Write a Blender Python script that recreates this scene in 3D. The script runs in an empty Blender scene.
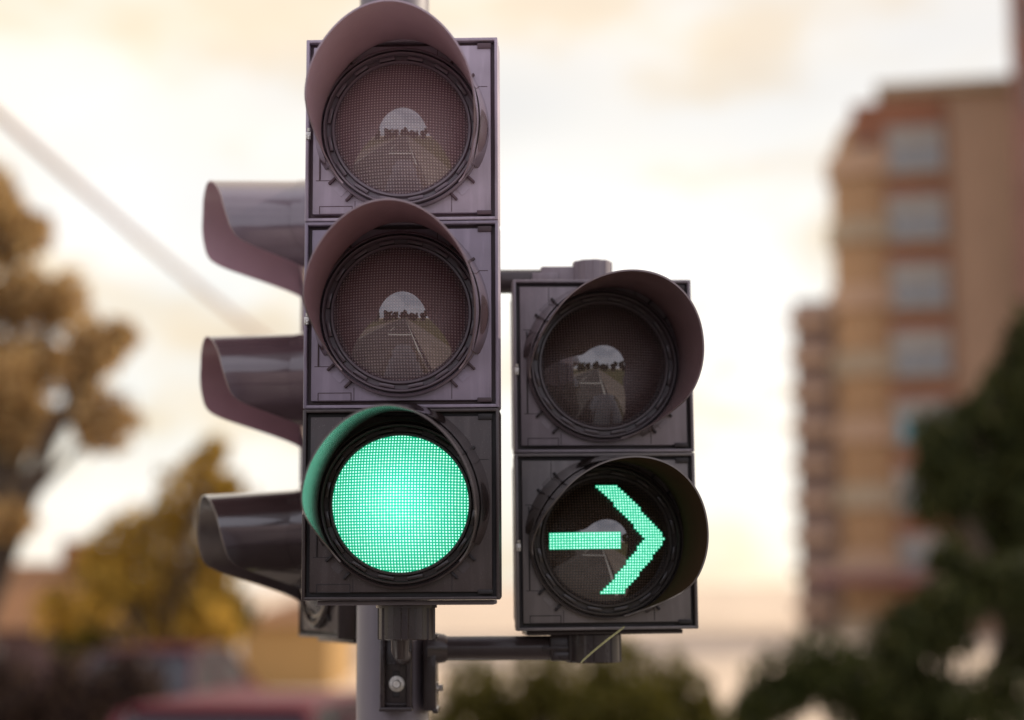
import bpy, bmesh, math, random
from mathutils import Vector, Matrix, Euler, noise
random.seed(7)
R = math.radians
C = bpy.context.scene.collection

# ------------------------------------------------------------------ camera
F = 1812.0
cam_d = bpy.data.cameras.new("camera")
cam = bpy.data.objects.new("camera", cam_d); C.objects.link(cam)
CAM = Vector((0, 0, 2.3))
cam.location = CAM
PITCH = 6.98
cam.rotation_euler = Euler((R(90 + PITCH), R(0), 0), 'XYZ')
cam.rotation_euler = (Matrix.Rotation(R(90 + PITCH), 3, 'X') @ Matrix.Rotation(R(-0.28), 3, 'Z')).to_euler()
cam_d.sensor_width = 36; cam_d.lens = F / 1024 * 36
cam_d.clip_start = 0.05; cam_d.clip_end = 3000
cam_d.dof.use_dof = True
cam_d.dof.focus_distance = 2.52
cam_d.dof.aperture_fstop = 1.6
bpy.context.scene.camera = cam
CM = cam.rotation_euler.to_matrix()

def W(px, py, Y):
    """world point at depth Y that the photo shows at pixel px,py"""
    d = CM @ Vector(((px - 512) / F, (360 - py) / F, -1))
    return CAM + d * (Y / d.y)

# ------------------------------------------------------------------ nodes
def mat(name):
    m = bpy.data.materials.new(name); m.use_nodes = True
    nt = m.node_tree
    return m, nt, nt.nodes["Principled BSDF"]

def nn(nt, t, **kw):
    n = nt.nodes.new(t)
    for k, v in kw.items():
        if k.startswith("i_"):
            n.inputs[k[2:]].default_value = v
        else:
            setattr(n, k, v)
    return n

def math_n(nt, op, a, b=None, c=None):
    n = nt.nodes.new("ShaderNodeMath"); n.operation = op
    for i, v in enumerate((a, b, c)):
        if v is None: continue
        if isinstance(v, (int, float)): n.inputs[i].default_value = v
        else: nt.links.new(v, n.inputs[i])
    return n.outputs[0]

def ramp(nt, fac, stops):
    n = nt.nodes.new("ShaderNodeValToRGB")
    cr = n.color_ramp
    while len(cr.elements) < len(stops): cr.elements.new(0.5)
    for e, (p, c) in zip(cr.elements, stops):
        e.position = p; e.color = (*c, 1) if len(c) == 3 else c
    nt.links.new(fac, n.inputs[0])
    return n.outputs[0]

def mixc(nt, fac, a, b, blend='MIX'):
    n = nt.nodes.new("ShaderNodeMix"); n.data_type = 'RGBA'; n.blend_type = blend
    for i, v in ((0, fac), (6, a), (7, b)):
        if isinstance(v, (int, float)): n.inputs[i].default_value = v
        elif isinstance(v, (tuple, list)): n.inputs[i].default_value = (*v, 1)
        else: nt.links.new(v, n.inputs[i])
    return n.outputs[2]

def simple(name, col, rough=0.6, var=0.25, scale=4.0, bump=0.0, metal=0.0, coat=0.0, coord="Object", trans=0.0, bscale=None):
    m, nt, b = mat(name)
    tc = nn(nt, "ShaderNodeTexCoord")
    no = nn(nt, "ShaderNodeTexNoise", i_Scale=scale, i_Detail=6.0, i_Roughness=0.6)
    nt.links.new(tc.outputs[coord], no.inputs[0])
    lo = tuple(c * (1 - var) for c in col); hi = tuple(min(1, c * (1 + var)) for c in col)
    nt.links.new(ramp(nt, no.outputs[0], [(0.3, lo), (0.7, hi)]), b.inputs["Base Color"])
    b.inputs["Roughness"].default_value = rough
    b.inputs["Metallic"].default_value = metal
    b.inputs["Coat Weight"].default_value = coat
    if trans: b.inputs["Transmission Weight"].default_value = trans
    if bump:
        n2 = nn(nt, "ShaderNodeTexNoise", i_Scale=bscale or scale * 8, i_Detail=4.0)
        nt.links.new(tc.outputs[coord], n2.inputs[0])
        bp = nn(nt, "ShaderNodeBump", i_Strength=bump, i_Distance=0.01)
        nt.links.new(n2.outputs[0], bp.inputs["Height"]); nt.links.new(bp.outputs[0], b.inputs["Normal"])
    return m

def plastic(name, col, rough=0.32, dust=0.35, var=0.12, rv=1.0):
    """moulded polycarbonate with dust film, streaks and micro scratches"""
    m, nt, b = mat(name)
    tc = nn(nt, "ShaderNodeTexCoord")
    o = tc.outputs["Object"]
    big = nn(nt, "ShaderNodeTexNoise", i_Scale=9.0, i_Detail=5.0); nt.links.new(o, big.inputs[0])
    mp = nn(nt, "ShaderNodeMapping"); mp.inputs["Scale"].default_value = (90, 90, 9)
    nt.links.new(o, mp.inputs[0])
    st = nn(nt, "ShaderNodeTexNoise", i_Scale=1.0, i_Detail=4.0); nt.links.new(mp.outputs[0], st.inputs[0])
    fine = nn(nt, "ShaderNodeTexNoise", i_Scale=900.0, i_Detail=2.0); nt.links.new(o, fine.inputs[0])
    lo = tuple(c * (1 - var) for c in col); hi = tuple(c * (1 + var) for c in col)
    base = ramp(nt, big.outputs[0], [(0.35, lo), (0.65, hi)])
    dirt = math_n(nt, 'MULTIPLY', ramp(nt, st.outputs[0], [(0.5, (0, 0, 0)), (0.75, (1, 1, 1))]), dust * 0.5)
    base2 = mixc(nt, dirt, base, tuple(min(1, c * 1.5 + 0.03) for c in col))
    spk = math_n(nt, 'MULTIPLY', ramp(nt, fine.outputs[0], [(0.68, (0, 0, 0)), (0.74, (1, 1, 1))]), dust * 0.6)
    base3 = mixc(nt, spk, base2, (0.35, 0.33, 0.30))
    nt.links.new(base3, b.inputs["Base Color"])
    rr = nn(nt, "ShaderNodeMapRange"); nt.links.new(big.outputs[0], rr.inputs[0])
    rr.inputs[1].default_value = 0.3; rr.inputs[2].default_value = 0.7
    rr.inputs[3].default_value = rough * (1 - 0.25 * rv); rr.inputs[4].default_value = min(1, rough * (1 + 0.35 * rv))
    nt.links.new(rr.outputs[0], b.inputs["Roughness"])
    bp = nn(nt, "ShaderNodeBump", i_Strength=0.10, i_Distance=0.001)
    n3 = nn(nt, "ShaderNodeTexNoise", i_Scale=260.0, i_Detail=3.0); nt.links.new(o, n3.inputs[0])
    nt.links.new(n3.outputs[0], bp.inputs["Height"]); nt.links.new(bp.outputs[0], b.inputs["Normal"])
    return m

# ------------------------------------------------------------------ mesh helpers
def obj(name, bm, m=None, parent=None, smooth=False, loc=None, rot=None, label=None, kind=None, autosm=None):
    me = bpy.data.meshes.new(name)
    bmesh.ops.recalc_face_normals(bm, faces=bm.faces)
    bm.to_mesh(me); bm.free()
    if m: me.materials.append(m)
    o = bpy.data.objects.new(name, me); C.objects.link(o)
    if smooth:
        me.polygons.foreach_set("use_smooth", [True] * len(me.polygons))
        me.update()
        try: me.set_sharp_from_angle(angle=R(autosm or 40))
        except Exception: pass
    if parent: o.parent = parent
    if loc is not None: o.location = loc
    if rot is not None: o.rotation_euler = rot
    if label: o["label"] = label
    if kind: o["kind"] = kind
    return o

def thing(name, label, cat, loc=(0, 0, 0), rot=(0, 0, 0), group=None):
    o = bpy.data.objects.new(name, None); C.objects.link(o)
    o.empty_display_size = 0.1
    o.location = loc; o.rotation_euler = rot
    o["label"] = label; o["category"] = cat
    if group: o["group"] = group
    return o

def tag(o, label, cat, group=None):
    o["label"] = label; o["category"] = cat
    if group: o["group"] = group
    return o

def box(bm, x0, x1, y0, y1, z0, z1, bev=0.0, seg=2, rot=None, piv=(0, 0, 0)):
    M = Matrix.Translation(((x0 + x1) / 2, (y0 + y1) / 2, (z0 + z1) / 2)) @ Matrix.Diagonal((x1 - x0, y1 - y0, z1 - z0, 1))
    if rot is not None:
        M = Matrix.Translation(piv) @ rot @ Matrix.Translation(-Vector(piv)) @ M
    r = bmesh.ops.create_cube(bm, size=1, matrix=M)
    vs = r["verts"]
    if bev:
        es = {e for v in vs for e in v.link_edges}
        bmesh.ops.bevel(bm, geom=list(es), offset=bev, segments=seg, affect='EDGES', profile=0.5)
    return vs

def lathe(bm, prof, n=96, axis='Y', a0=0.0, a1=360.0, M=Matrix()):
    """prof: list of (radius, h). axis Y: circle in XZ, h along Y; axis Z: circle in XY, h along Z"""
    full = abs(a1 - a0) >= 359.9
    k = n if full else n + 1
    rings = []
    for i in range(k):
        a = R(a0 + (a1 - a0) * i / n)
        ring = []
        for r, h in prof:
            p = Vector((r * math.sin(a), h, r * math.cos(a))) if axis == 'Y' else Vector((r * math.cos(a), r * math.sin(a), h))
            ring.append(bm.verts.new(M @ p))
        rings.append(ring)
    for i in range(k if full else k - 1):
        A = rings[i]; B = rings[(i + 1) % k]
        for j in range(len(prof) - 1):
            bm.faces.new((A[j], A[j + 1], B[j + 1], B[j]))

def tube(bm, pts, rad, n=16, cap=True):
    pts = [Vector(p) for p in pts]
    rs = rad if isinstance(rad, (list, tuple)) else [rad] * len(pts)
    prev = None; rings = []
    for i, p in enumerate(pts):
        d = (pts[min(i + 1, len(pts) - 1)] - pts[max(i - 1, 0)]).normalized()
        up = prev if prev is not None else (Vector((0, 0, 1)) if abs(d.z) < 0.9 else Vector((0, 1, 0)))
        s = d.cross(up).normalized(); u = s.cross(d).normalized(); prev = u
        rings.append([bm.verts.new(p + (s * math.cos(2 * math.pi * k / n) + u * math.sin(2 * math.pi * k / n)) * rs[i]) for k in range(n)])
    for A, B in zip(rings, rings[1:]):
        for k in range(n): bm.faces.new((A[k], A[(k + 1) % n], B[(k + 1) % n], B[k]))
    if cap:
        bm.faces.new(rings[0][::-1]); bm.faces.new(rings[-1])

def interp(tab, x):
    if x <= tab[0][0]: return tab[0][1]
    for i in range(len(tab) - 1):
        if x <= tab[i + 1][0]:
            x0, y0 = tab[i]; x1, y1 = tab[i + 1]
            p0 = tab[i - 1] if i > 0 else (x0 - (x1 - x0), y0)
            p3 = tab[i + 2] if i + 2 < len(tab) else (x1 + (x1 - x0), y1)
            m0 = (y1 - p0[1]) / (x1 - p0[0]) * (x1 - x0); m1 = (p3[1] - y0) / (p3[0] - x0) * (x1 - x0)
            t = (x - x0) / (x1 - x0)
            return (2*t**3-3*t*t+1)*y0 + (t**3-2*t*t+t)*m0 + (-2*t**3+3*t*t)*y1 + (t**3-t*t)*m1
    return tab[-1][1]

# ------------------------------------------------------------------ signal materials
PITCH_G = 0.00412
def add_ribs(m, period=0.0032, strength=0.35):
    """fine moulded ribs running round the inside of a visor"""
    nt = m.node_tree; b = nt.nodes["Principled BSDF"]
    tc = nn(nt, "ShaderNodeTexCoord"); sp = nn(nt, "ShaderNodeSeparateXYZ"); nt.links.new(tc.outputs["Object"], sp.inputs[0])
    an = math_n(nt, 'ARCTAN2', sp.outputs[0], sp.outputs[2])
    if strength > 1:      # coarse dimples, about 5 mm round the barrel
        row = math_n(nt, 'MULTIPLY', sp.outputs[1], math.pi / 0.026)
        a = math_n(nt, 'SINE', row)
        c = math_n(nt, 'SINE', math_n(nt, 'ADD', math_n(nt, 'MULTIPLY', an, 0.1135 * 2 * math.pi / 0.0052), math_n(nt, 'MULTIPLY', row, 1.0)))
        bp = nn(nt, "ShaderNodeBump", i_Strength=1.0, i_Distance=0.00009)
        nt.links.new(math_n(nt, 'MULTIPLY', a, c), bp.inputs["Height"]); nt.links.new(bp.outputs[0], b.inputs["Normal"])
        return
    a = math_n(nt, 'SINE', math_n(nt, 'MULTIPLY', sp.outputs[1], 2 * math.pi / period))
    c = math_n(nt, 'SINE', math_n(nt, 'ADD', math_n(nt, 'MULTIPLY', an, 0.7 / period), math_n(nt, 'MULTIPLY', sp.outputs[1], math.pi / period)))
    h = math_n(nt, 'ADD', a, math_n(nt, 'MULTIPLY', c, 0.8))
    bp = nn(nt, "ShaderNodeBump", i_Strength=min(1.0, strength), i_Distance=0.0001 * (1 if strength <= 1 else strength))
    nt.links.new(h, bp.inputs["Height"]); nt.links.new(bp.outputs[0], b.inputs["Normal"])

def lens_mat(name, line, cell, lit=None, strength=1.0, coat_ior=2.15, rough=0.22):
    m, nt, b = mat(name)
    tc = nn(nt, "ShaderNodeTexCoord"); sp = nn(nt, "ShaderNodeSeparateXYZ")
    nt.links.new(tc.outputs["Object"], sp.inputs[0])
    x, z = sp.outputs[0], sp.outputs[2]
    def tri(v):   # 0 on the grid line, 1 in the cell's middle
        s = math_n(nt, 'DIVIDE', v, PITCH_G)
        f = math_n(nt, 'FRACT', s)
        return math_n(nt, 'SUBTRACT', 1.0, math_n(nt, 'ABSOLUTE', math_n(nt, 'SUBTRACT', math_n(nt, 'MULTIPLY', f, 2.0), 1.0)))
    tx, tz = tri(x), tri(z)
    dome = math_n(nt, 'MULTIPLY', math_n(nt, 'SINE', math_n(nt, 'MULTIPLY', tx, 1.5708)), math_n(nt, 'SINE', math_n(nt, 'MULTIPLY', tz, 1.5708)))
    r2 = math_n(nt, 'ADD', math_n(nt, 'MULTIPLY', x, x), math_n(nt, 'MULTIPLY', z, z))
    rad = math_n(nt, 'DIVIDE', math_n(nt, 'SQRT', r2), 0.096)
    mask = ramp(nt, dome, [(0.50, (0, 0, 0)), (0.88, (1, 1, 1))])
    no = nn(nt, "ShaderNodeTexNoise", i_Scale=24.0, i_Detail=4.0); nt.links.new(tc.outputs["Object"], no.inputs[0])
    nf = nn(nt, "ShaderNodeTexNoise", i_Scale=260.0, i_Detail=1.0); nt.links.new(tc.outputs["Object"], nf.inputs[0])
    bp = nn(nt, "ShaderNodeBump", i_Strength=0.8, i_Distance=0.0018)
    nt.links.new(dome, bp.inputs["Height"]); nt.links.new(bp.outputs[0], b.inputs["Normal"])
    b.inputs["Coat Weight"].default_value = 1.0
    b.inputs["Coat Roughness"].default_value = 0.015
    b.inputs["Coat IOR"].default_value = coat_ior
    b.inputs["Roughness"].default_value = rough
    if lit:
        # brightness falls to the rim, each prism a bright core in a deeper green grid
        core = mixc(nt, ramp(nt, math_n(nt, 'ADD', rad, math_n(nt, 'MULTIPLY', math_n(nt, 'SUBTRACT', no.outputs[0], 0.5), 0.5)),
                             [(0.0, (0, 0, 0)), (0.55, (0.55, 0.55, 0.55)), (1.0, (1, 1, 1))]),
                    lit[0], lit[1])
        lin = mixc(nt, ramp(nt, rad, [(0.15, (0, 0, 0)), (0.95, (1, 1, 1))]), lit[2], lit[3])
        jit = math_n(nt, 'MULTIPLY', mask, ramp(nt, nf.outputs[0], [(0.3, (0.6, 0.6, 0.6)), (0.6, (1, 1, 1))]))
        em = mixc(nt, jit, lin, core)
        b.inputs["Base Color"].default_value = (0.0, 0.05, 0.03, 1)
        nt.links.new(em, b.inputs["Emission Color"])
        b.inputs["Emission Strength"].default_value = strength
    else:
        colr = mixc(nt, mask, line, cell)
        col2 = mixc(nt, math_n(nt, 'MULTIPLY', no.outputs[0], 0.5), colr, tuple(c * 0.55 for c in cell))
        nt.links.new(col2, b.inputs["Base Color"])
    return m

class Tier:
    def __init__(s, n, plate, visor, inner, line, cell, dark, rin=0.26, rp=0.0032, rs=0.35):
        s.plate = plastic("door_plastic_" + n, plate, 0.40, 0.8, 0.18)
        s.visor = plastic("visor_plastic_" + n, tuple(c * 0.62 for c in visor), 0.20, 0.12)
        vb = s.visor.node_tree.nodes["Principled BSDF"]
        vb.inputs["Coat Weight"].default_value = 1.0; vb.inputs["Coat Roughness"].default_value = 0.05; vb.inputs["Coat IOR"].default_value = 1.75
        s.inner = plastic("visor_lining_" + n, inner, rin, 0.12, 0.05, 0.1); add_ribs(s.inner, rp, rs)  # lining colour carries the haze lift inside the upper visors
        s.edge = plastic("visor_edge_glint_" + n, tuple(min(0.6, c * 1.6 + 0.10) for c in visor), 0.2, 0.1)  # paler rim colour stands in for sky glint along the lip
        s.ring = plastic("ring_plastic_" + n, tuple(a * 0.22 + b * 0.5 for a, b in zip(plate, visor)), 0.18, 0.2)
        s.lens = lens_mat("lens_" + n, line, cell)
        s.dark = plastic("recess_plastic_" + n, dark, 0.5, 0.1)

T1 = Tier("haze_strong", (0.44, 0.36, 0.43), (0.24, 0.17, 0.20), (0.70, 0.47, 0.53), (0.24, 0.145, 0.16), (0.74, 0.56, 0.57), (0.11, 0.062, 0.075))  # haze veil put into the colours, strongest on the top section
T2 = Tier("haze_mid", (0.26, 0.213, 0.27), (0.14, 0.088, 0.098), (0.44, 0.25, 0.28), (0.12, 0.068, 0.075), (0.44, 0.31, 0.31), (0.06, 0.034, 0.040))  # same plastic, haze veil put into the colours at medium strength
T3 = Tier("no_haze", (0.050, 0.036, 0.034), (0.052, 0.034, 0.032), (0.075, 0.052, 0.048), (0.02, 0.014, 0.012), (0.08, 0.06, 0.055), (0.012, 0.008, 0.008), 0.26, 0.0060, 1.6)  # plain dark plastic, no haze put into its colours
vb = T3.inner.node_tree.nodes['Principled BSDF']; vb.inputs['Coat Weight'].default_value = 1.0; vb.inputs['Coat Roughness'].default_value = 0.24; vb.inputs['Coat IOR'].default_value = 1.6
T3.inner.node_tree.links.new(vb.inputs['Normal'].links[0].from_socket, vb.inputs['Coat Normal'])
TU = Tier("haze_mild", (0.215, 0.182, 0.20), (0.095, 0.062, 0.064), (0.22, 0.13, 0.13), (0.050, 0.030, 0.028), (0.20, 0.14, 0.125), (0.022, 0.013, 0.014))  # upper arrow section, milder haze lift in the colours
TL = Tier("arrow_lower", (0.150, 0.130, 0.124), (0.052, 0.037, 0.030), (0.060, 0.036, 0.020), (0.030, 0.019, 0.012), (0.15, 0.10, 0.072), (0.014, 0.009, 0.008), 0.4)  # brownish grey plastic of the lower arrow section
TL.inner.node_tree.nodes["Principled BSDF"].inputs["Specular IOR Level"].default_value = 0.0
GREEN_FULL = lens_mat("green_lens_lit", None, None,
    lit=((1.7, 2.1, 2.0), (0.95, 1.9, 1.5), (0.03, 0.88, 0.58), (0.0, 0.46, 0.23)), strength=1.0, coat_ior=1.35)
GREEN_ARROW = lens_mat("green_arrow_lit", None, None,
    lit=((1.3, 2.0, 1.8), (1.0, 1.9, 1.6), (0.01, 0.62, 0.33), (0.0, 0.55, 0.27)), strength=1.0, coat_ior=1.35)
M_rib = plastic("black_bracket", (0.035, 0.024, 0.024), 0.26, 0.3)
M_pole = plastic("grey_pole_paint", (0.16, 0.135, 0.15), 0.42, 0.35)
M_arm = plastic("painted_arm", (0.050, 0.037, 0.037), 0.20, 0.2)
M_steel = simple("zinc_steel", (0.55, 0.52, 0.48), 0.28, 0.15, 60, 0.2, metal=1.0)
M_strip = simple("straw_plastic", (0.45, 0.42, 0.18), 0.45, 0.2, 40)

# ------------------------------------------------------------------ signal section
SW, SH = 0.2715, 0.2635
LR = 0.0945          # visible lens radius
VR = 0.1135          # visor radius
VL = 0.196
PROFILE = [(0, 1.0), (28, 0.985), (47, 0.965), (63, 0.95), (75, 0.925), (84, 0.895), (90, 0.85), (96, 0.745), (103, 0.57), (110, 0.395), (117, 0.24), (124, 0.11), (129, 0.06), (134, 0.05)]

def lens_bm():
    bm = bmesh.new()
    Rc = 0.142; r1 = 0.099
    yc = -0.002 + math.sqrt(Rc * Rc - r1 * r1)
    prof = []
    for i in range(33):
        r = r1 * (1 - i / 32); r = max(r, 1e-5)
        prof.append((r, yc - math.sqrt(Rc * Rc - r * r)))
    lathe(bm, prof, 128)
    bmesh.ops.remove_doubles(bm, verts=bm.verts, dist=1e-5)
    return bm

def lens_y(x, z):
    Rc = 0.142; r1 = 0.099
    return -0.002 + math.sqrt(Rc * Rc - r1 * r1) - math.sqrt(max(1e-6, Rc * Rc - x * x - z * z))

def visor_bm(twist=0.0, tilt=0.0, skew=0.0, rise=0.085, length=1.0):
    bm = bmesh.new()
    N = 150; th = 0.0022
    A = 134.0
    S = 16
    rows_o = []; rows_i = []
    for i in range(N + 1):
        phi = -A + 2 * A * i / N
        L = VL * length * interp(PROFILE, abs(phi))
        ro = []; ri = []
        for j in range(S + 1):
            t = j / S
            y = -0.004 - L * t
            # slight flare at the root, then a nearly cylindrical barrel
            fl = 0.0035 * math.exp(-((-y) / 0.018)) - 0.001 * t
            r = VR + fl
            a = R(phi)
            k = 1 + rise * max(0.0, math.cos(a)) ** 1.5
            s = Vector((r * math.sin(a), y, k * r * math.cos(a)))
            q = Vector(((r - th) * math.sin(a), y, k * (r - th) * math.cos(a)))
            tw = Matrix.Rotation(R(twist), 3, 'Y')
            for v in (s, q):
                v.z += math.tan(R(tilt)) * (v.y + 0.004)
                v.rotate(tw)
                v.x += math.tan(R(skew)) * -(v.y + 0.004)
            ro.append(bm.verts.new(s)); ri.append(bm.verts.new(q))
        rows_o.append(ro); rows_i.append(ri)
    for i in range(N):
        for j in range(S):
            bm.faces.new((rows_o[i][j], rows_o[i][j + 1], rows_o[i + 1][j + 1], rows_o[i + 1][j]))
            bm.faces.new((rows_i[i][j], rows_i[i + 1][j], rows_i[i + 1][j + 1], rows_i[i][j + 1]))
        bm.faces.new((rows_o[i][S], rows_i[i][S], rows_i[i + 1][S], rows_o[i + 1][S])).material_index = 2
        bm.faces.new((rows_o[i][0], rows_o[i + 1][0], rows_i[i + 1][0], rows_i[i][0]))
    for i in (0, N):
        for j in range(S):
            f = (rows_o[i][j], rows_i[i][j], rows_i[i][j + 1], rows_o[i][j + 1])
            bm.faces.new(f if i == 0 else f[::-1])
    bm.faces.ensure_lookup_table()
    ins = set(v for r_ in rows_i for v in r_)
    for f in bm.faces:
        if all(v in ins for v in f.verts): f.material_index = 1
    # moulded skirt that widens toward the door
    sk = []
    for i in range(61):
        phi = -118 + 236 * i / 60
        e = max(0.0, 1 - (abs(phi) / 118) ** 6)
        d = 0.016 + 0.075 * e * (0.35 + 0.65 * min(1, abs(phi) / 80))
        row = []
        for k in range(7):
            t = k / 6
            r = VR + 0.0008 + 0.0095 * t ** 1.6
            a = R(phi)
            y = -0.001 - d * (1 - t)
            kk = 1 + rise * max(0.0, math.cos(a)) ** 1.5
            v = Vector((r * math.sin(a), y, kk * r * math.cos(a) + math.tan(R(tilt)) * (y + 0.004)))
            v.rotate(Matrix.Rotation(R(twist), 3, 'Y'))
            v.x += math.tan(R(skew)) * -(y + 0.004)
            row.append(bm.verts.new(v))
        sk.append(row)
    for a, b in zip(sk, sk[1:]):
        for k in range(6): bm.faces.new((a[k], a[k + 1], b[k + 1], b[k]))
    return bm

def door_frame_bm():
    bm = bmesh.new()
    w, h = SW / 2, SH / 2 - 0.0006
    t = 0.0046
    y0, y1 = -0.0065, 0.022
    box(bm, -w, -w + t, y0, y1, -h, h, 0.0014)
    box(bm, w - t, w, y0, y1, -h, h, 0.0014)
    box(bm, -w + t * .6, w - t * .6, y0 + .0004, y1, h - t, h, 0.0012)
    box(bm, -w + t * .6, w - t * .6, y0 + .0004, y1, -h, -h + t, 0.0012)
    return bm

def door_bm():
    """flat panel with its embossed mould lines"""
    bm = bmesh.new()
    w, h = SW / 2 - 0.0102, SH / 2 - 0.0112
    box(bm, -w, w, -0.003, 0.015, -h, h, 0.0012)
    for k in range(4):     # small raised diamonds between the lugs
        a = R(45 + 90 * k)
        c = Vector((0.121 * math.sin(a), 0, 0.121 * math.cos(a)))
        rot = Matrix.Rotation(R(45), 4, 'Y')
        box(bm, c.x - .0075, c.x + .0075, -0.0037, -0.0031, c.z - .0075, c.z + .0075, rot=rot, piv=c)
    marks_bm(bm)
    return bm

def line_frame(bm, x0, x1, z0, z1, t=0.0011, y=-0.0034):
    box(bm, x0, x1, y, -0.0028, z0, z0 + t); box(bm, x0, x1, y, -0.0028, z1 - t, z1)
    box(bm, x0, x0 + t, y, -0.0028, z0 + t, z1 - t); box(bm, x1 - t, x1, y, -0.0028, z0 + t, z1 - t)

def marks_bm(bm):
    """fine mould lines, in the dark second material slot of the panel"""
    n0 = len(bm.faces)
    line_frame(bm, -0.116, -0.069, -0.121, -0.109)
    y0, y1 = -0.0033, -0.0028
    t = 0.0009
    box(bm, -0.082, -0.082 + t, y0, y1, 0.072, 0.120)
    box(bm, -0.121, -0.095, y0, y1, 0.054, 0.054 + t)
    box(bm, -0.121, -0.098, y0, y1, -0.073, -0.073 + t)
    box(bm, 0.070, 0.070 + t, y0, y1, -0.119, -0.096)
    box(bm, 0.098, 0.121, y0, y1, 0.060, 0.060 + t)
    box(bm, -0.066, -0.066 + t, y0, y1, -0.120, -0.102)
    box(bm, 0.050, 0.050 + t, y0, y1, 0.102, 0.120)
    bm.faces.ensure_lookup_table()
    for f in bm.faces[n0:]: f.material_index = 1

def recess_bm():
    bm = bmesh.new()
    # dark groove bed round the panel, long slit, latch pockets in two corners, lugs round the ring
    w, h = SW / 2 - 0.005, SH / 2 - 0.0056
    box(bm, -w, w, 0.006, 0.018, -h, h)
    box(bm, -0.1165, -0.1145, -0.0042, -0.0026, -0.072, 0.052, 0.0004)
    box(bm, 0.107, 0.1262, -0.0048, 0.0, 0.1155, 0.1235, 0.0006)
    box(bm, 0.106, 0.1262, -0.0048, 0.0, -0.1235, -0.1175, 0.0006)
    for k in range(4):
        for da in (-8, 8):
            a = R(45 + 90 * k + da)
            c = Vector((0.1225 * math.sin(a), 0, 0.1225 * math.cos(a)))
            rot = Matrix.Rotation(R(45 + 90 * k + da * 0.2), 4, 'Y')
            box(bm, c.x - .0019, c.x + .0019, -0.0085, -0.002, c.z - .0065, c.z + .0065, 0.0012, rot=rot, piv=c)
    return bm

def ring_bm():
    bm = bmesh.new()
    # stepped bezel: inner lip, notched land, outer collar
    lathe(bm, [(0.0935, -0.0005), (0.0935, -0.0085), (0.0948, -0.0105), (0.0975, -0.0105), (0.0990, -0.0075), (0.0990, -0.0035),
               (0.1050, -0.0035), (0.1060, -0.0130), (0.1072, -0.0150), (0.1092, -0.0150), (0.1104, -0.0120), (0.1106, -0.0005)], 144)
    lathe(bm, [(0.1120, -0.0022), (0.1125, -0.0115), (0.1140, -0.0130), (0.1162, -0.0118), (0.1168, -0.0022)], 144)
    return bm

def notch_bm():
    bm = bmesh.new()
    for k in range(16):
        a = R(k * 22.5 + 11)
        c = Vector((0.1020 * math.sin(a), 0, 0.1020 * math.cos(a)))
        rot = Matrix.Rotation(a, 4, 'Y')
        box(bm, c.x - .011, c.x + .011, -0.0105, -0.0025, c.z - .0024, c.z + .0024, 0.0007, rot=rot, piv=c)
    return bm

def body_bm():
    bm = bmesh.new()
    w, h = SW / 2 + 0.001, SH / 2
    box(bm, -w + .003, w - .0005, 0.0235, 0.060, -h + .0005, h - .0005, 0.004)
    box(bm, -w + .006, w - .004, 0.058, 0.128, -h + .004, h - .004, 0.014, 4)
    return bm

def hinge_bm():
    bm = bmesh.new()
    for z in (0.0, -0.011):
        tube(bm, [(-SW / 2 + 0.005, -0.0065, z + 0.0025), (-SW / 2 + 0.005, -0.0065, z - 0.0025)], 0.0026, 10)
    box(bm, -SW / 2 + 0.0005, -SW / 2 + 0.0075, -0.0082, -0.0060, -0.014, -0.003, 0.0006)
    return bm

def section(root, z, T, lens=None, twist=0, tilt=2.8, skew=0, rise=0.085, name_lit=None, vlabel=None):
    """one signal section: parts are children of the head, pieces of parts one level deeper"""
    L = (0, 0, z)
    obj("housing", body_bm(), T.plate, root, True, L)
    fr = obj("door", door_bm(), T.plate, root, True, L)
    obj("door_rim", door_frame_bm(), T.plate, fr, True)
    fr.data.materials.append(T.dark)
    obj("recess", recess_bm(), T.dark, fr, True)
    obj("hinge_clip", hinge_bm(), M_steel, fr, True)
    rg = obj("lens_ring", ring_bm(), T.ring, root, True, L)
    obj("ring_notch", notch_bm(), T.ring, rg, True)
    vs = obj("visor", visor_bm(twist, tilt, skew, rise), T.visor, root, True, L, autosm=50)
    vs.data.materials.append(T.inner); vs.data.materials.append(T.edge)
    ln = obj("lens", lens_bm(), lens or T.lens, root, True, L)
    if name_lit: ln["label"] = name_lit
    if vlabel: vs["label"] = vlabel
    return ln

def head_empty(name, label, cat, px, py, Y, zoff, rot):
    """px,py: the lowest lens centre in the photo; origin at the head's foot"""
    p = W(px, py, Y)
    M = Euler(rot, 'XYZ').to_matrix()
    loc = p - M @ Vector((0, 0, zoff))
    t = thing(name, label, cat, loc, rot)
    return t

# main three-section head
main = head_empty("traffic_light", "large three section traffic light with round green lamp lit, in front of the pole", "traffic light",
                  401, 504, 2.50, SH / 2, (R(0.0), R(0), R(-1.9)))
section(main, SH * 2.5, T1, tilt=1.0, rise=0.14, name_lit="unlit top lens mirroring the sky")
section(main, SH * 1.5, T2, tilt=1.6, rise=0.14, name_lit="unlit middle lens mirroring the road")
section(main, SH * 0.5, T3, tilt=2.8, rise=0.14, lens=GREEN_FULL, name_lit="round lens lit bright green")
bm = bmesh.new(); box(bm, -0.118, 0.127, 0.020, 0.118, -0.0065, -0.0005, 0.0015)
obj("bottom_plate", bm, M_pole, main, True)
bm = bmesh.new(); box(bm, -0.118, 0.118, 0.030, 0.118, SH * 3 + .0005, SH * 3 + .006, 0.002)
obj("top_plate", bm, T1.plate, main, True)

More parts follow.
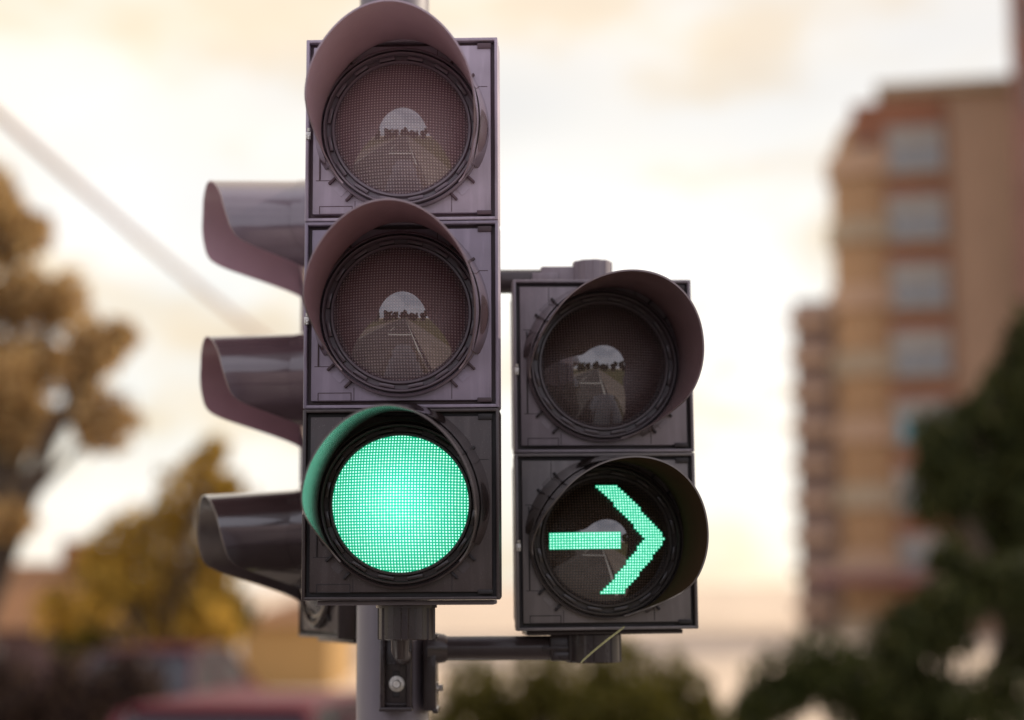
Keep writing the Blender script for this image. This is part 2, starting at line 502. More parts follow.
# right two-section head
arrow_head = head_empty("traffic_light", "smaller two section traffic light showing a lit green right arrow", "traffic light",
                        606, 541, 2.72, SH / 2, (R(0.0), R(-0.35), R(4.4)))
section(arrow_head, SH * 1.5, TU, twist=34, tilt=1.4, skew=2.6, name_lit="unlit upper lens of the arrow signal")
al = section(arrow_head, SH * 0.5, TL, twist=34, tilt=1.4, skew=2.6, name_lit="dark lens crossed by a lit green arrow")
bm = bmesh.new(); box(bm, -0.118, 0.118, 0.028, 0.118, -0.007, -0.0005, 0.002)
obj("bottom_plate", bm, M_rib, arrow_head, True)

def in_poly(x, y, P):
    c = False
    for i in range(len(P)):
        x0, y0 = P[i]; x1, y1 = P[i - 1]
        if (y0 > y) != (y1 > y) and x < (x1 - x0) * (y - y0) / (y1 - y0) + x0: c = not c
    return c
mm = 0.00102
SHAFT = [(-83*mm, 13*mm), (17*mm, 13*mm), (17*mm, -12*mm), (-83*mm, -12*mm)]
CHEV = [(-16*mm, 80*mm), (17*mm, 80*mm), (86*mm, 2*mm), (20*mm, -78*mm), (-13*mm, -78*mm), (52*mm, 2*mm)]
bm = bmesh.new()
vd = {}
def gv(i, j):
    if (i, j) not in vd:
        x, z = i * PITCH_G / 2, j * PITCH_G / 2
        vd[(i, j)] = bm.verts.new((x, lens_y(x, z) - 0.0005, z))
    return vd[(i, j)]
for i in range(-50, 50, 2):
    for j in range(-50, 50, 2):
        cx, cz = (i + 1) * PITCH_G / 2, (j + 1) * PITCH_G / 2
        if in_poly(cx, cz, SHAFT) or in_poly(cx, cz, CHEV):
            for a in (0, 1):
                for b in (0, 1):
                    bm.faces.new((gv(i + a, j + b), gv(i + a + 1, j + b), gv(i + a + 1, j + b + 1), gv(i + a, j + b + 1)))
obj("arrow", bm, GREEN_ARROW, al, True, label="green right-pointing arrow made of lit prisms")

# side head behind, facing left
SD = 3.06
side = thing("traffic_light", "traffic light seen side on, its three visors pointing left", "traffic light",
             (0, 0, 0), (0, 0, 0))
side_rot = Euler((0, R(-0.6), R(-70)), 'XYZ')
# visor tip of the middle lamp is put where the photo shows it
tip_local = Vector((0, -VL - 0.004, SH * 1.5 + VR * 1.03 - math.tan(R(3.5)) * VL))
side.rotation_euler = side_rot
side.location = W(205.5, 336, SD - 0.07) - side_rot.to_matrix() @ tip_local
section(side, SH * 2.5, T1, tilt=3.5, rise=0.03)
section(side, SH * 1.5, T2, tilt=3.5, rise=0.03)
section(side, SH * 0.5, T3, tilt=3.5, rise=0.03)
# underside fitting with round knuckle
bm = bmesh.new()
box(bm, -0.12, 0.12, 0.024, 0.05, -0.008, -0.0005, 0.002)
box(bm, -0.118, 0.118, 0.052, 0.120, -0.006, -0.0005, 0.002)
obj("bottom_plate", bm, M_rib, side, True)
# ------------------------------------------------------------------ pole with its brackets and arms
PY = 2.83
pc = W(392.5, 660, PY)
pole = thing("signal_pole", "tall grey round steel pole that carries the traffic lights on black brackets", "pole", (pc.x, PY, 0))
def rel(p): return Vector(p) - Vector((pc.x, PY, 0))
PR = 0.0555
bm = bmesh.new()
lathe(bm, [(0.0, 0.0), (PR, 0.0), (PR, 3.75), (PR - .002, 3.755), (0.0, 3.755)], 48, axis='Z')
obj("shaft", bm, M_pole, pole, True)
bm = bmesh.new()
lathe(bm, [(0.0, 0.0), (0.16, 0.0), (0.16, 0.02), (0.09, 0.025), (PR + .004, 0.10), (PR + .004, 0.14), (PR, 0.145)], 32, axis='Z')
obj("base_flange", bm, M_pole, pole, True)

def ribbed(bm, c, r, z0, z1, nr=10, depth=0.0022):
    """vertical fluted drum"""
    n = 120
    rows = []
    zs = [z0, z0 + .0015, z1 - .0015, z1]; ins = [0.0015, 0, 0, 0.0015]
    for z, i_ in zip(zs, ins):
        row = []
        for k in range(n):
            a = 2 * math.pi * k / n
            f = 1 if math.cos(a * nr) > -0.2 else 0
            rr = r - i_ - depth * (1 - f)
            row.append(bm.verts.new((c[0] + rr * math.cos(a), c[1] + rr * math.sin(a), z)))
        rows.append(row)
    for A, B in zip(rows, rows[1:]):
        for k in range(n): bm.faces.new((A[k], A[(k + 1) % n], B[(k + 1) % n], B[k]))
    bm.faces.new(rows[0][::-1]); bm.faces.new(rows[-1])

mb = Vector(main.location) ; ab = Vector(arrow_head.location)
# drum below the main head
bz1 = mb.z - 0.006
cdr = rel((W(406.5, 620, 2.575).x, 2.575, 0))
dz0 = W(406, 640.5, 2.535).z
bm = bmesh.new(); ribbed(bm, cdr, 0.0405, dz0, bz1, 12)
dr = obj("bracket_drum", bm, M_rib, pole, True, autosm=25)
bm = bmesh.new()
lathe(bm, [(0.0, 0), (0.043, 0), (0.043, 0.004), (0.0, 0.004)], 48, axis='Z', M=Matrix.Translation((cdr.x, cdr.y, bz1 - .005)))
obj("collar", bm, M_rib, dr, True)
# stub reaching back from the drum and channel plate bolted on the pole face
z_t = dz0; z_b = W(396, 709, 2.74).z
bm = bmesh.new()
tube(bm, [(cdr.x - .008, cdr.y, dz0 + .012), (cdr.x - .010, cdr.y + .02, dz0 - 0.016), (cdr.x - .012, cdr.y + .13, dz0 - 0.028)], [0.014, 0.0125, 0.013], 20)
obj("bracket_stub", bm, M_rib, pole, True)
bx = rel(W(396, 680, 2.74)).x
yf = -PR - 0.030
bm = bmesh.new()
hw = 0.0235
box(bm, bx - hw, bx - hw + .007, yf - .012, yf + .03, z_b, z_t + .01, 0.0015)
box(bm, bx + hw - .007, bx + hw, yf - .012, yf + .03, z_b, z_t + .01, 0.0015)
box(bm, bx - hw + .004, bx + hw - .004, yf, yf + .008, z_b + .002, z_t + .009, 0.001)
box(bm, bx - hw - .001, bx + hw + .001, yf - .015, yf + .028, z_b - .003, z_b + .003, 0.0012)
zc = W(397, 684, 2.74).z
for dz in (0.030, -0.030):
    box(bm, bx - hw + .005, bx + hw - .005, yf - .003, yf + .001, zc + dz - .0015, zc + dz + .0015, 0.0006)
cp = obj("clamp_plate", bm, M_rib, pole, True)
bm = bmesh.new()
box(bm, bx - .0055, bx + .0055, yf - .0012, yf + .002, zc - .020, zc + .019, 0.002)
obj("bolt_slot", bm, T3.dark, cp)
bm = bmesh.new()
Mt = Matrix.Translation((bx + .001, yf - .001, zc))
lathe(bm, [(0.0, -0.0), (0.0118, 0.0), (0.0118, -0.0022), (0.0095, -0.003), (0.0, -0.003)], 32, M=Mt)
lathe(bm, [(0.0068, -0.003), (0.0068, -0.009), (0.0058, -0.0102), (0.0, -0.0102)], 6, M=Mt @ Matrix.Rotation(R(12), 4, 'Y'))
obj("bolt", bm, M_steel, cp, True)
# second clamp, on the pole's right flank, that carries the arms
bx2 = rel(W(430, 680, 2.79)).x
def flank_clamp(z0, z1, nm=True):
    bm = bmesh.new()
    y_ = -0.030
    box(bm, bx2 - .010, bx2 + .010, y_ - .022, y_ + .045, z0, z1, 0.0025)
    box(bm, bx2 + .004, bx2 + .0125, y_ - .026, y_ + .045, z0 - .003, z0 + .004, 0.0015)
    box(bm, bx2 + .004, bx2 + .0125, y_ - .026, y_ + .045, z1 - .004, z1 + .003, 0.0015)
    c = obj("flank_clamp", bm, M_rib, pole, True)
    zz = z0 + 0.30 * (z1 - z0)
    bm = bmesh.new()
    tube(bm, [(bx2 + .008, y_ - .004, zz), (bx2 + .0125, y_ - .004, zz)], 0.009, 20)
    tube(bm, [(bx2 + .0125, y_ - .004, zz), (bx2 + .019, y_ - .004, zz)], 0.0055, 6)
    obj("bolt", bm, M_steel, c, True)
zl0, zl1 = W(430, 711, 2.78).z, W(430, 636, 2.78).z
flank_clamp(zl0, zl1)
# lower arm
YA = 2.80
za = W(490, 648, YA).z
xa0 = rel(W(436, 648, YA)).x; xa1 = rel(W(552, 648, YA)).x
dl = rel((W(593, 640, YA).x, YA - .01, 0))
bm = bmesh.new()
tube(bm, [(xa0 - .012, YA - PY, za), (xa1, YA - PY, za), (dl.x, YA - PY, za)], 0.0185, 28)
tube(bm, [(xa0 - .012, YA - PY, za), (xa0 + .012, YA - PY, za), (xa0 + .018, YA - PY, za)], [0.026, 0.0215, 0.0185], 28)
arm = obj("lower_arm", bm, M_arm, pole, True)
bm = bmesh.new()
box(bm, xa1 - .003, dl.x - .005, YA - PY - .024, YA - PY + .024, za - .019, za + .022, 0.003)
box(bm, xa1 - .014, xa1 + .030, YA - PY - .027, YA - PY - .020, za - .003, za + .003, 0.001)
box(bm, xa1 + .002, dl.x - .012, YA - PY - .0275, YA - PY - .021, za - .018, za - .006, 0.001)
obj("arm_sleeve", bm, M_rib, arm, True)
bm = bmesh.new(); ribbed(bm, dl, 0.0425, za - .0215, ab.z - 0.007, 9)
obj("bracket_drum", bm, M_rib, pole, True, autosm=25)
# upper arm
top_z = ab.z + SH * 2
zu = W(520, 281.5, YA).z
xu0 = 0.0; xu1 = rel(W(541, 280, YA)).x
bm = bmesh.new()
du = rel((W(592, 270, YA).x, YA - .01, 0))
tube(bm, [(xu0, YA - PY, zu), (xu1, YA - PY, zu), (du.x, YA - PY, zu)], 0.0185, 28)
arm2 = obj("upper_arm", bm, M_arm, pole, True)
bm = bmesh.new()
box(bm, xu1 - .001, du.x - .005, YA - PY - .020, YA - PY + .022, zu - .016, zu + .0205, 0.003)
box(bm, xu1 - .014, xu1 + .026, YA - PY - .0235, YA - PY - .017, zu - .006, zu + .010, 0.001)
obj("arm_sleeve", bm, TU.plate, arm2, True)
bm = bmesh.new(); ribbed(bm, du, 0.031, top_z + .001, zu + .028, 9, 0.0018)
obj("bracket_drum", bm, TU.plate, pole, True, autosm=25)
flank_clamp(zu - .06, zu + .05)
# upper bracket drum of the main head, hidden behind its top visor, and side head brackets
bm = bmesh.new(); ribbed(bm, cdr, 0.0405, mb.z + SH * 3 + .006, mb.z + SH * 3 + .05, 12)
d2 = obj("bracket_drum", bm, M_rib, pole, True, autosm=25)
bm = bmesh.new(); box(bm, cdr.x - .02, cdr.x + .02, cdr.y, -PR + .01, mb.z + SH * 3 + .018, mb.z + SH * 3 + .044, 0.003)
obj("bracket_stub", bm, M_rib, pole, True)
sm = side.rotation_euler.to_matrix()
for zz in (0.04, SH * 3 - 0.04):
    p = Vector(side.location) + sm @ Vector((0, 0.12, zz))
    q = rel(p)
    bm = bmesh.new(); tube(bm, [q, (0, 0.0, q.z)], 0.016, 16)
    obj("bracket_stub", bm, M_rib, pole, True)

# loose cable-tie tail across the lower right drum
bm = bmesh.new()
a = W(582, 662, 2.66); b_ = W(624, 628, 2.655)
n_ = 12
pts = [a.lerp(b_, k / n_) + Vector((0, 0, 0.0015 * math.sin(math.pi * k / n_))) for k in range(n_ + 1)]
for k in range(n_):
    p, q = pts[k], pts[k + 1]
    t = Vector((0.0, 0.0025 , 0.0018)); w = Vector((0.0016, 0.0, 0.0022)) * (1.0 - 0.4 * k / n_)
    vs = [bm.verts.new(v) for v in (p - w, p + w, q + w, q - w, p - w + t, p + w + t, q + w + t, q - w + t)]
    for f in ((0,1,2,3),(7,6,5,4),(0,4,5,1),(3,2,6,7)): bm.faces.new([vs[i] for i in f])
bmesh.ops.remove_doubles(bm, verts=bm.verts, dist=1e-5)
tag(obj("cable_tie", bm, M_strip, None, False), "thin straw coloured tie end slanting across the bracket under the arrow signal", "cable tie")

# ------------------------------------------------------------------ ground, road
M_asph = simple("asphalt", (0.075, 0.068, 0.065), 0.85, 0.3, 0.6, 0.3)
M_pave = simple("paving", (0.26, 0.22, 0.19), 0.85, 0.25, 0.8, 0.3)
M_grass = simple("dry_grass", (0.13, 0.12, 0.04), 0.9, 0.4, 0.5, 0.5)
M_white = simple("road_paint", (0.75, 0.74, 0.70), 0.7, 0.08, 3)
M_earth = simple("hazy_pale_ground", (0.60, 0.47, 0.34), 0.95, 0.35, 0.15, 0.4)  # ground paled so its colour carries the bright haze at the horizon
def sheet(name, x0, x1, y0, y1, z, m, th=0.0):
    bm = bmesh.new()
    if th: box(bm, x0, x1, y0, y1, z - th, z)
    else: bm.faces.new([bm.verts.new(p) for p in ((x0, y0, z), (x1, y0, z), (x1, y1, z), (x0, y1, z))])
    return obj(name, bm, m, kind="structure")
sheet("ground", -900, 900, -900, 900, 0.0, M_earth)
sheet("road", -7.5, 1.2, -240, 5.8, 0.004, M_asph)
sheet("crossing_road", -120, 120, 5.8, 14.0, 0.005, M_asph)
sheet("pavement", 1.2, 4.0, -240, 5.8, 0.13, M_pave, 0.13)
sheet("pavement", -120, 120, 14.0, 19.5, 0.12, M_pave, 0.12)
sheet("grass", 4.0, 60, -240, 5.6, 0.010, M_grass)
sheet("grass", -60, -10.5, -240, 5.6, 0.010, M_grass)
sheet("pavement", -10.5, -7.5, -240, 5.8, 0.13, M_pave, 0.13)
# the pole's little island
bm = bmesh.new(); box(bm, pc.x - .6, pc.x + .6, PY - .5, PY + 1.2, 0.004, 0.13, 0.03)
obj("traffic_island", bm, M_pave, kind="structure")
pole.location.z = 0.0
bm = bmesh.new()
def mark(x0, x1, y0, y1): 
    bm.faces.new([bm.verts.new(p) for p in ((x0, y0, 0.009), (x1, y0, 0.009), (x1, y1, 0.009), (x0, y1, 0.009))])
for k in range(30): mark(-3.3, -3.12, -12 - 9 * k, -7 - 9 * k)
mark(-7.2, -7.05, -240, 2.0); mark(0.85, 1.0, -240, 2.0)
mark(-3.0, 0.8, -5.2, -4.7)
for k in range(6): mark(-6.9 + k * 1.25, -6.3 + k * 1.25, 2.5, 5.0)
obj("road_marking", bm, M_white, kind="structure")

# ------------------------------------------------------------------ foliage
def leaf_mat(name, stops, trans=0.35):
    m, nt, b = mat(name)
    g = nn(nt, "ShaderNodeNewGeometry")
    col = ramp(nt, g.outputs["Random Per Island"], stops)
    nt.links.new(col, b.inputs["Base Color"]); b.inputs["Roughness"].default_value = 0.6; b.inputs["Specular IOR Level"].default_value = 0.12
    tr = nn(nt, "ShaderNodeBsdfTranslucent"); nt.links.new(col, tr.inputs[0])
    mx = nn(nt, "ShaderNodeMixShader"); mx.inputs[0].default_value = trans
    out = nt.nodes["Material Output"]
    nt.links.new(b.outputs[0], mx.inputs[1]); nt.links.new(tr.outputs[0], mx.inputs[2]); nt.links.new(mx.outputs[0], out.inputs[0])
    return m
L_amber = leaf_mat("amber_leaves", [(0.0, (0.27, 0.16, 0.07)), (0.5, (0.55, 0.37, 0.16)), (1.0, (0.80, 0.58, 0.28))], 0.55)  # amber leaves, colours also paled for the flare wash at the left
L_yellow = leaf_mat("yellow_leaves", [(0.0, (0.16, 0.11, 0.02)), (0.5, (0.45, 0.29, 0.05)), (1.0, (0.75, 0.48, 0.09))], 0.45)
L_olive = leaf_mat("olive_leaves", [(0.0, (0.040, 0.038, 0.006)), (0.6, (0.10, 0.085, 0.014)), (1.0, (0.17, 0.14, 0.025))], 0.3)
L_dark = leaf_mat("dark_leaves", [(0.0, (0.022, 0.026, 0.008)), (0.6, (0.050, 0.056, 0.015)), (1.0, (0.10, 0.095, 0.028))], 0.2)
L_green = leaf_mat("green_leaves", [(0.0, (0.03, 0.035, 0.010)), (0.6, (0.06, 0.07, 0.018)), (1.0, (0.12, 0.12, 0.03))], 0.3)
M_bark = simple("bark", (0.09, 0.065, 0.045), 0.95, 0.4, 3, 0.6)

def add_leaves(bm, c, rad, n, size, rng, squash=(1, 1, 1)):
    for _ in range(n):
        d = Vector((rng.gauss(0, 1), rng.gauss(0, 1), rng.gauss(0, 1)))
        d = d.normalized() * rad * (rng.random() ** 0.45)
        wob = 0.8 + 0.45 * noise.noise((Vector(c) + d) * (1.3 / rad))
        p = Vector(c) + Vector((d.x * squash[0], d.y * squash[1], d.z * squash[2])) * wob
        s = size * rng.uniform(0.6, 1.3)
        q = Euler((rng.uniform(0, 6.3), rng.uniform(0, 6.3), rng.uniform(0, 6.3))).to_matrix()
        pts = [(-.5, 0, 0), (-.15, .28, .05), (.5, 0, 0), (-.15, -.28, .05)]
        bm.faces.new([bm.verts.new(p + q @ (Vector(v) * s)) for v in pts])

def tree(name, label, cat, base, blobs, m, size, per, group=None, trunk_r=0.16, seed=1, squash=(1, 1, 1)):
    """blobs: (world centre, radius)"""
    rng = random.Random(seed)
    base = Vector(base)
    t = thing(name, label, cat, base, group=group)
    bm = bmesh.new()
    top = sum((Vector(b[0]) for b in blobs), Vector()) / len(blobs) - base
    h0 = max(0.5, min(b[0][2] - b[1] for b in blobs) * 0.8)
    fork = Vector((top.x * 0.2, top.y * 0.2, h0))
    tube(bm, [(0, 0, 0), (0.02, 0, 0.25), fork * 0.6 , fork], [trunk_r * 1.4, trunk_r, trunk_r * .85, trunk_r * .75], 12)
    for c, r in blobs:
        e = Vector(c) - base
        mid = fork.lerp(e, 0.5) + Vector((rng.uniform(-.15, .15), rng.uniform(-.15, .15), 0.12 * (e - fork).length))
        tube(bm, [fork - Vector((0, 0, .1)), mid, e], [trunk_r * .6, trunk_r * .35, trunk_r * .12], 8)
        for _ in range(5):
            tw = e + Vector((rng.gauss(0, 1), rng.gauss(0, 1), rng.gauss(0, 1))).normalized() * r * .8
            tube(bm, [mid.lerp(e, rng.uniform(.3, 1)), tw], [trunk_r * .14, trunk_r * .04], 5)
    obj("trunk", bm, M_bark, t, True)
    return t, bmesh.new(), rng

def leaf_crown(t, blobs, m, size, per, rng, squash=(1, 1, 1)):
    bm = bmesh.new()
    for c, r in blobs:
        add_leaves(bm, Vector(c) - t.location, r, int(per * (r / 0.8) ** 2), size, rng, squash)
    me = bpy.data.meshes.new("crown"); bm.to_mesh(me); bm.free(); me.materials.append(m)
    o = bpy.data.objects.new("crown", me); C.objects.link(o); o.parent = t
    return o

def make_tree(name, label, cat, pxb, Y, pblobs, m, size=0.16, per=900, group=None, trunk_r=0.16, seed=1, dy=0.5, squash=(1, 1, 1), grow=1.0):
    """pblobs: (px, py, radius px) as read off the photograph at depth Y"""
    rng = random.Random(seed)
    s = Y / F
    blobs = []
    for px, py, r in pblobs:
        r *= grow
        yy = Y + rng.uniform(-dy, dy)
        blobs.append((W(px, py, yy), r * s))
    bx_ = W(pxb, 582, Y).x
    t, bm, rng = tree(name, label, cat, (bx_, Y, 0), blobs, m, size, per, group, trunk_r, seed)
    bm.free()
    leaf_crown(t, blobs, m, size, per, rng, squash)
    return t

# left: tall amber tree with loose crown
make_tree("autumn_tree", "tall loose crowned tree with brown and amber leaves at the left edge", "tree", -30, 21,
          [(-20, 205, 48), (20, 235, 36), (-40, 300, 60), (20, 300, 40), (62, 300, 30), (95, 350, 36), (120, 335, 22), (45, 365, 34), (-20, 380, 60),
           (105, 420, 36), (85, 385, 26), (15, 430, 36), (-10, 480, 40), (40, 415, 22), (-30, 540, 40), (10, 520, 26)], L_amber, 0.17, 1500, seed=3, trunk_r=0.2, grow=1.12)
make_tree("autumn_tree", "round yellow and olive tree left of the traffic lights", "tree", 175, 27,
          [(195, 480, 36), (225, 500, 36), (175, 520, 40), (130, 545, 42), (225, 555, 45), (170, 585, 50), (110, 595, 38), (205, 620, 44), (60, 610, 34), (150, 640, 36), (95, 560, 26), (215, 450, 22)],
          L_yellow, 0.20, 620, seed=5, trunk_r=0.18)
make_tree("bushy_tree", "low dark olive tree behind the yellow tree", "tree", 140, 31,
          [(110, 590, 45), (160, 600, 48), (215, 610, 50), (80, 640, 35), (150, 640, 40), (200, 655, 32)], L_olive, 0.24, 620, seed=6)
L_brown = leaf_mat("brown_leaves", [(0.0, (0.02, 0.012, 0.010)), (0.6, (0.055, 0.032, 0.025)), (1.0, (0.12, 0.07, 0.035))], 0.2)
for k, (px, py, r, lb) in enumerate([(-5, 690, 46, "brown bush in the bottom left corner"), (66, 690, 44, "brown bush second from the left edge"),
                                     (128, 684, 46, "brown bush under the yellow tree")]):
    make_tree("bush", lb, "bush", px, 19, [(px, py, r), (px - r * .5, py + r * .7, r * .9), (px + r * .5, py + r * .7, r * .9)], L_brown, 0.12, 1700, seed=70 + k,
              group="brown bushes at the lower left", trunk_r=0.05)
# middle hedge row of separate bushes
for k, (px, py, r, lb) in enumerate([(478, 696, 46, "olive bush just right of the pole foot"), (545, 684, 46, "olive bush under the lower arm"),
                                 (612, 678, 54, "tallest olive bush under the arrow signal"), (676, 692, 46, "olive bush right of the arrow signal, at the row's right end")]):
    make_tree("bush", lb, "bush", px, 15.5, [(px, py, r), (px - r * .5, py + r * .7, r * .9), (px + r * .5, py + r * .7, r * .9)], L_olive, 0.10, 2300, seed=20 + k,
              group="olive bushes below the signals", trunk_r=0.05)
# right: dark shrubs and tree
make_tree("dark_bush", "broad dark green bush in front of the apartment tower's foot", "bush", 820, 17,
          [(780, 690, 42), (820, 675, 48), (862, 690, 50), (750, 715, 36), (900, 715, 50)], L_green, 0.12, 2300, seed=31, trunk_r=0.06)
make_tree("dark_bush", "darkest bush between the broad bush and the right edge", "bush", 935, 16,
          [(905, 640, 46), (945, 620, 50), (920, 690, 50), (975, 590, 40), (1015, 590, 50), (950, 560, 30), (955, 715, 44), (1000, 700, 46), (1030, 650, 44)], L_dark, 0.12, 2500, seed=32, trunk_r=0.06)
make_tree("dark_tree", "big dark tree whose crown reaches in from the right edge", "tree", 1040, 19,
          [(945, 440, 42), (985, 420, 46), (1020, 385, 44), (950, 490, 46), (1000, 480, 60), (1040, 430, 70), (1050, 350, 60), (935, 465, 28), (1000, 540, 48), (1050, 540, 60), (1040, 610, 50)],
          L_dark, 0.16, 1700, seed=33, trunk_r=0.2)

# ------------------------------------------------------------------ apartment tower
def bpt(px, py, Y): return W(px, py, Y)
BY = 75.0
s = BY / F
def bx_(px): return (px - 512) * s
def bz_(py): return W(900, py, BY).z
M_tan = simple("tan_render", (0.39, 0.26, 0.165), 0.85, 0.12, 0.3, 0.2)
M_ochre = simple("ochre_render", (0.34, 0.205, 0.10), 0.85, 0.15, 0.3, 0.2)
M_brick = simple("red_brick", (0.25, 0.105, 0.055), 0.9, 0.25, 1.5, 0.3)
M_beige = simple("weathered_render", (0.29, 0.21, 0.17), 0.85, 0.2, 0.4, 0.2)
M_cop = simple("parapet", (0.33, 0.26, 0.17), 0.8, 0.15, 0.5)
M_blind = simple("blind", (0.29, 0.27, 0.23), 0.6, 0.12, 0.6)
def glass_mat(name, col, rough=0.08, coat=0.4):
    m, nt, b = mat(name)
    b.inputs["Base Color"].default_value = (*col, 1); b.inputs["Roughness"].default_value = rough
    b.inputs["Coat Weight"].default_value = coat
    return m
M_gl = glass_mat("window_glass", (0.19, 0.20, 0.20), 0.2, 0.2); M_gd = glass_mat("dark_glass", (0.03, 0.03, 0.035), 0.25, 0.1); M_teal = glass_mat("teal_glass", (0.06, 0.24, 0.30))
bld = thing("apartment_building", "tall tan and brick apartment tower with stepped balconies on the right", "building", (bx_(950) + 0.4, BY, 0), (0, 0, R(-12.5)))
def bb(bm, px0, px1, py0, py1, y0, y1, bev=0.0):
    box(bm, bx_(px0) - bx_(950), bx_(px1) - bx_(950), y0, y1, max(0, bz_(py1)) if py1 < 640 else 0.0, bz_(py0), bev)
bm = bmesh.new(); bb(bm, 882, 1100, 92, 700, 0.0, 14); obj("wall", bm, M_tan, bld, label="plain tan wall of the tower")
bm = bmesh.new(); bb(bm, 878, 1102, 82, 92, -0.5, 14.4, 0.05); obj("parapet", bm, M_cop, bld)
bm = bmesh.new(); bb(bm, 853, 948, 100, 700, -0.25, 10); obj("wall", bm, M_brick, bld, label="red brick bay around the windows")
# rounded ochre bay at the upper left
bm = bmesh.new()
xc = bx_(868) - bx_(950); rad_ = bx_(868) - bx_(829)
lathe(bm, [(0.01, bz_(700)), (rad_, max(0, bz_(700))), (rad_, bz_(150)), (rad_ * .75, bz_(122)), (rad_ * .45, bz_(108)), (0.01, bz_(106))], 28, axis='Z', M=Matrix.Translation((xc, 1.2, 0)))
obj("balcony_bay", bm, M_ochre, bld, True)
bay = bld.children[-1]
for k in range(8):
    bm = bmesh.new()
    z = bz_(160 + 67 * k)
    lathe(bm, [(rad_ - .05, z - .5), (rad_ + .22, z - .5), (rad_ + .22, z + .45), (rad_ - .05, z + .45)], 28, axis='Z', M=Matrix.Translation((xc, 1.2, 0)))
    obj("balcony_rail", bm, M_cop if k % 2 else M_tan, bay, True)
bm = bmesh.new(); bb(bm, 786, 858, 290, 700, 1.5, 8); lw = obj("wall", bm, M_beige, bld, label="lower stepped wing of weathered render")
# balconies of the lower wing
for k in range(9):
    py = 306 + 37 * k
    bm = bmesh.new(); bb(bm, 781, 822, py, py + 13, 0.6, 1.6, 0.03)
    obj("balcony", bm, M_tan, bld, label=None)
    bm = bmesh.new(); bb(bm, 830, 846, py + 2, py + 22, 1.4, 1.6)
    obj("window", bm, M_gd if k % 3 else M_gl, bld)
for k in range(7):
    py = 127 + 68 * k
    bm = bmesh.new()
    # window frame with mullions, set proud of the brick
    x0, x1 = 887, 944
    bb(bm, x0, x0 + 3, py, py + 44, -.42, -.25); bb(bm, x1 - 3, x1, py, py + 44, -.42, -.25)
    bb(bm, x0 + 3, x1 - 3, py, py + 3, -.42, -.25); bb(bm, x0 + 3, x1 - 3, py + 41, py + 44, -.42, -.25)
    bb(bm, 914, 917, py + 3, py + 41, -.42, -.25)
    w_ = obj("window", bm, M_blind, bld)
    bm = bmesh.new(); bb(bm, x0 + 3, x1 - 3, py + 3, py + 41, -.34, -.26); obj("pane", bm, M_teal if k == 4 else M_gl, w_)
    bm = bmesh.new(); bb(bm, x0 + 3, x1 - 3, py + 3, py + 20, -.40, -.345); obj("blind", bm, M_blind, w_)
    bm = bmesh.new(); bb(bm, x0 - 3, x1 + 3, py + 45, py + 49, -.6, -.25, 0.02); obj("sill", bm, M_cop, w_)
    bm = bmesh.new(); bb(bm, 858, 872, py + 10, py + 40, -.32, -.25); obj("window", bm, M_gd, bld)
# shop level with awnings
M_awn = simple("awning_cloth", (0.24, 0.11, 0.11), 0.8, 0.15, 2)
bm = bmesh.new(); bb(bm, 805, 1000, 575, 582, -2.2, -0.3, 0.05); obj("awning", bm, M_awn, bld)
bm = bmesh.new(); bb(bm, 800, 1010, 568, 573, -0.8, -0.26, 0.03); obj("ledge", bm, M_tan, bld)
# taller neighbour at the frame edge
b2 = thing("apartment_building", "brown tower rising out of the frame at the top right corner", "building", (W(1100, 582, 68).x, 68, 0), (0, 0, R(-17)))
s2 = 68 / F
bm = bmesh.new(); box(bm, (1014 - 1080) * s2, 6, 0, 5, 0, 29, 0.3); obj("wall", bm, simple("brown_render", (0.20, 0.10, 0.075), 0.85, 0.2, 0.4), b2)
for k in range(9):
    bm = bmesh.new(); box(bm, -1.8, -0.4, -0.08, -0.002, 3 + k * 2.9, 4.4 + k * 2.9, 0.02); w_ = obj("window", bm, M_blind, b2)
    bm = bmesh.new(); box(bm, -1.7, -0.5, -0.12, -0.085, 3.1 + k * 2.9, 4.3 + k * 2.9); obj("pane", bm, M_gd, w_)

# ------------------------------------------------------------------ houses at left
def house(label, px0, px1, py_eave, py_ridge, Y, mw, mr, depth=8, over=0.4, windows=1):
    s = Y / F
    cx = W((px0 + px1) / 2, 582, Y).x; hw = (px1 - px0) / 2 * s
    ze = W(px0, py_eave, Y).z; zr = W(px0, py_ridge, Y).z
    t = thing("house", label, "house", (cx, Y, 0))
    bm = bmesh.new(); box(bm, -hw, hw, 0, depth, 0, ze); obj("wall", bm, mw, t)
    bm = bmesh.new()
    P = [(-hw - over, -over, ze - .05), (hw + over, -over, ze - .05), (hw + over, depth + over, ze - .05), (-hw - over, depth + over, ze - .05),
         (-hw + .8, depth / 2, zr), (hw - .8, depth / 2, zr)]
    v = [bm.verts.new(p) for p in P]
    for f in ((0, 1, 5, 4), (1, 2, 5), (2, 3, 4, 5), (3, 0, 4), (3, 2, 1, 0)): bm.faces.new([v[i] for i in f])
    rf = obj("roof", bm, mr, t)
    bm = bmesh.new(); box(bm, hw * .4, hw * .4 + .6, depth * .4, depth * .4 + .6, ze, zr + .5); obj("chimney", bm, M_brick, rf)
    n = max(1, int(hw * 2 / 3)) * windows
    for k in range(n):
        x = -hw + (k + .5) * 2 * hw / n
        bm = bmesh.new(); box(bm, x - .6, x + .6, -.06, -.003, ze * .35, ze * .75, 0.01); w_ = obj("window", bm, M_blind, t)
        bm = bmesh.new(); box(bm, x - .52, x + .52, -.10, -.062, ze * .38, ze * .72); obj("pane", bm, M_gd, w_)
    return t
M_tile = simple("clay_tiles", (0.22, 0.095, 0.030), 0.8, 0.25, 1.2, 0.3)
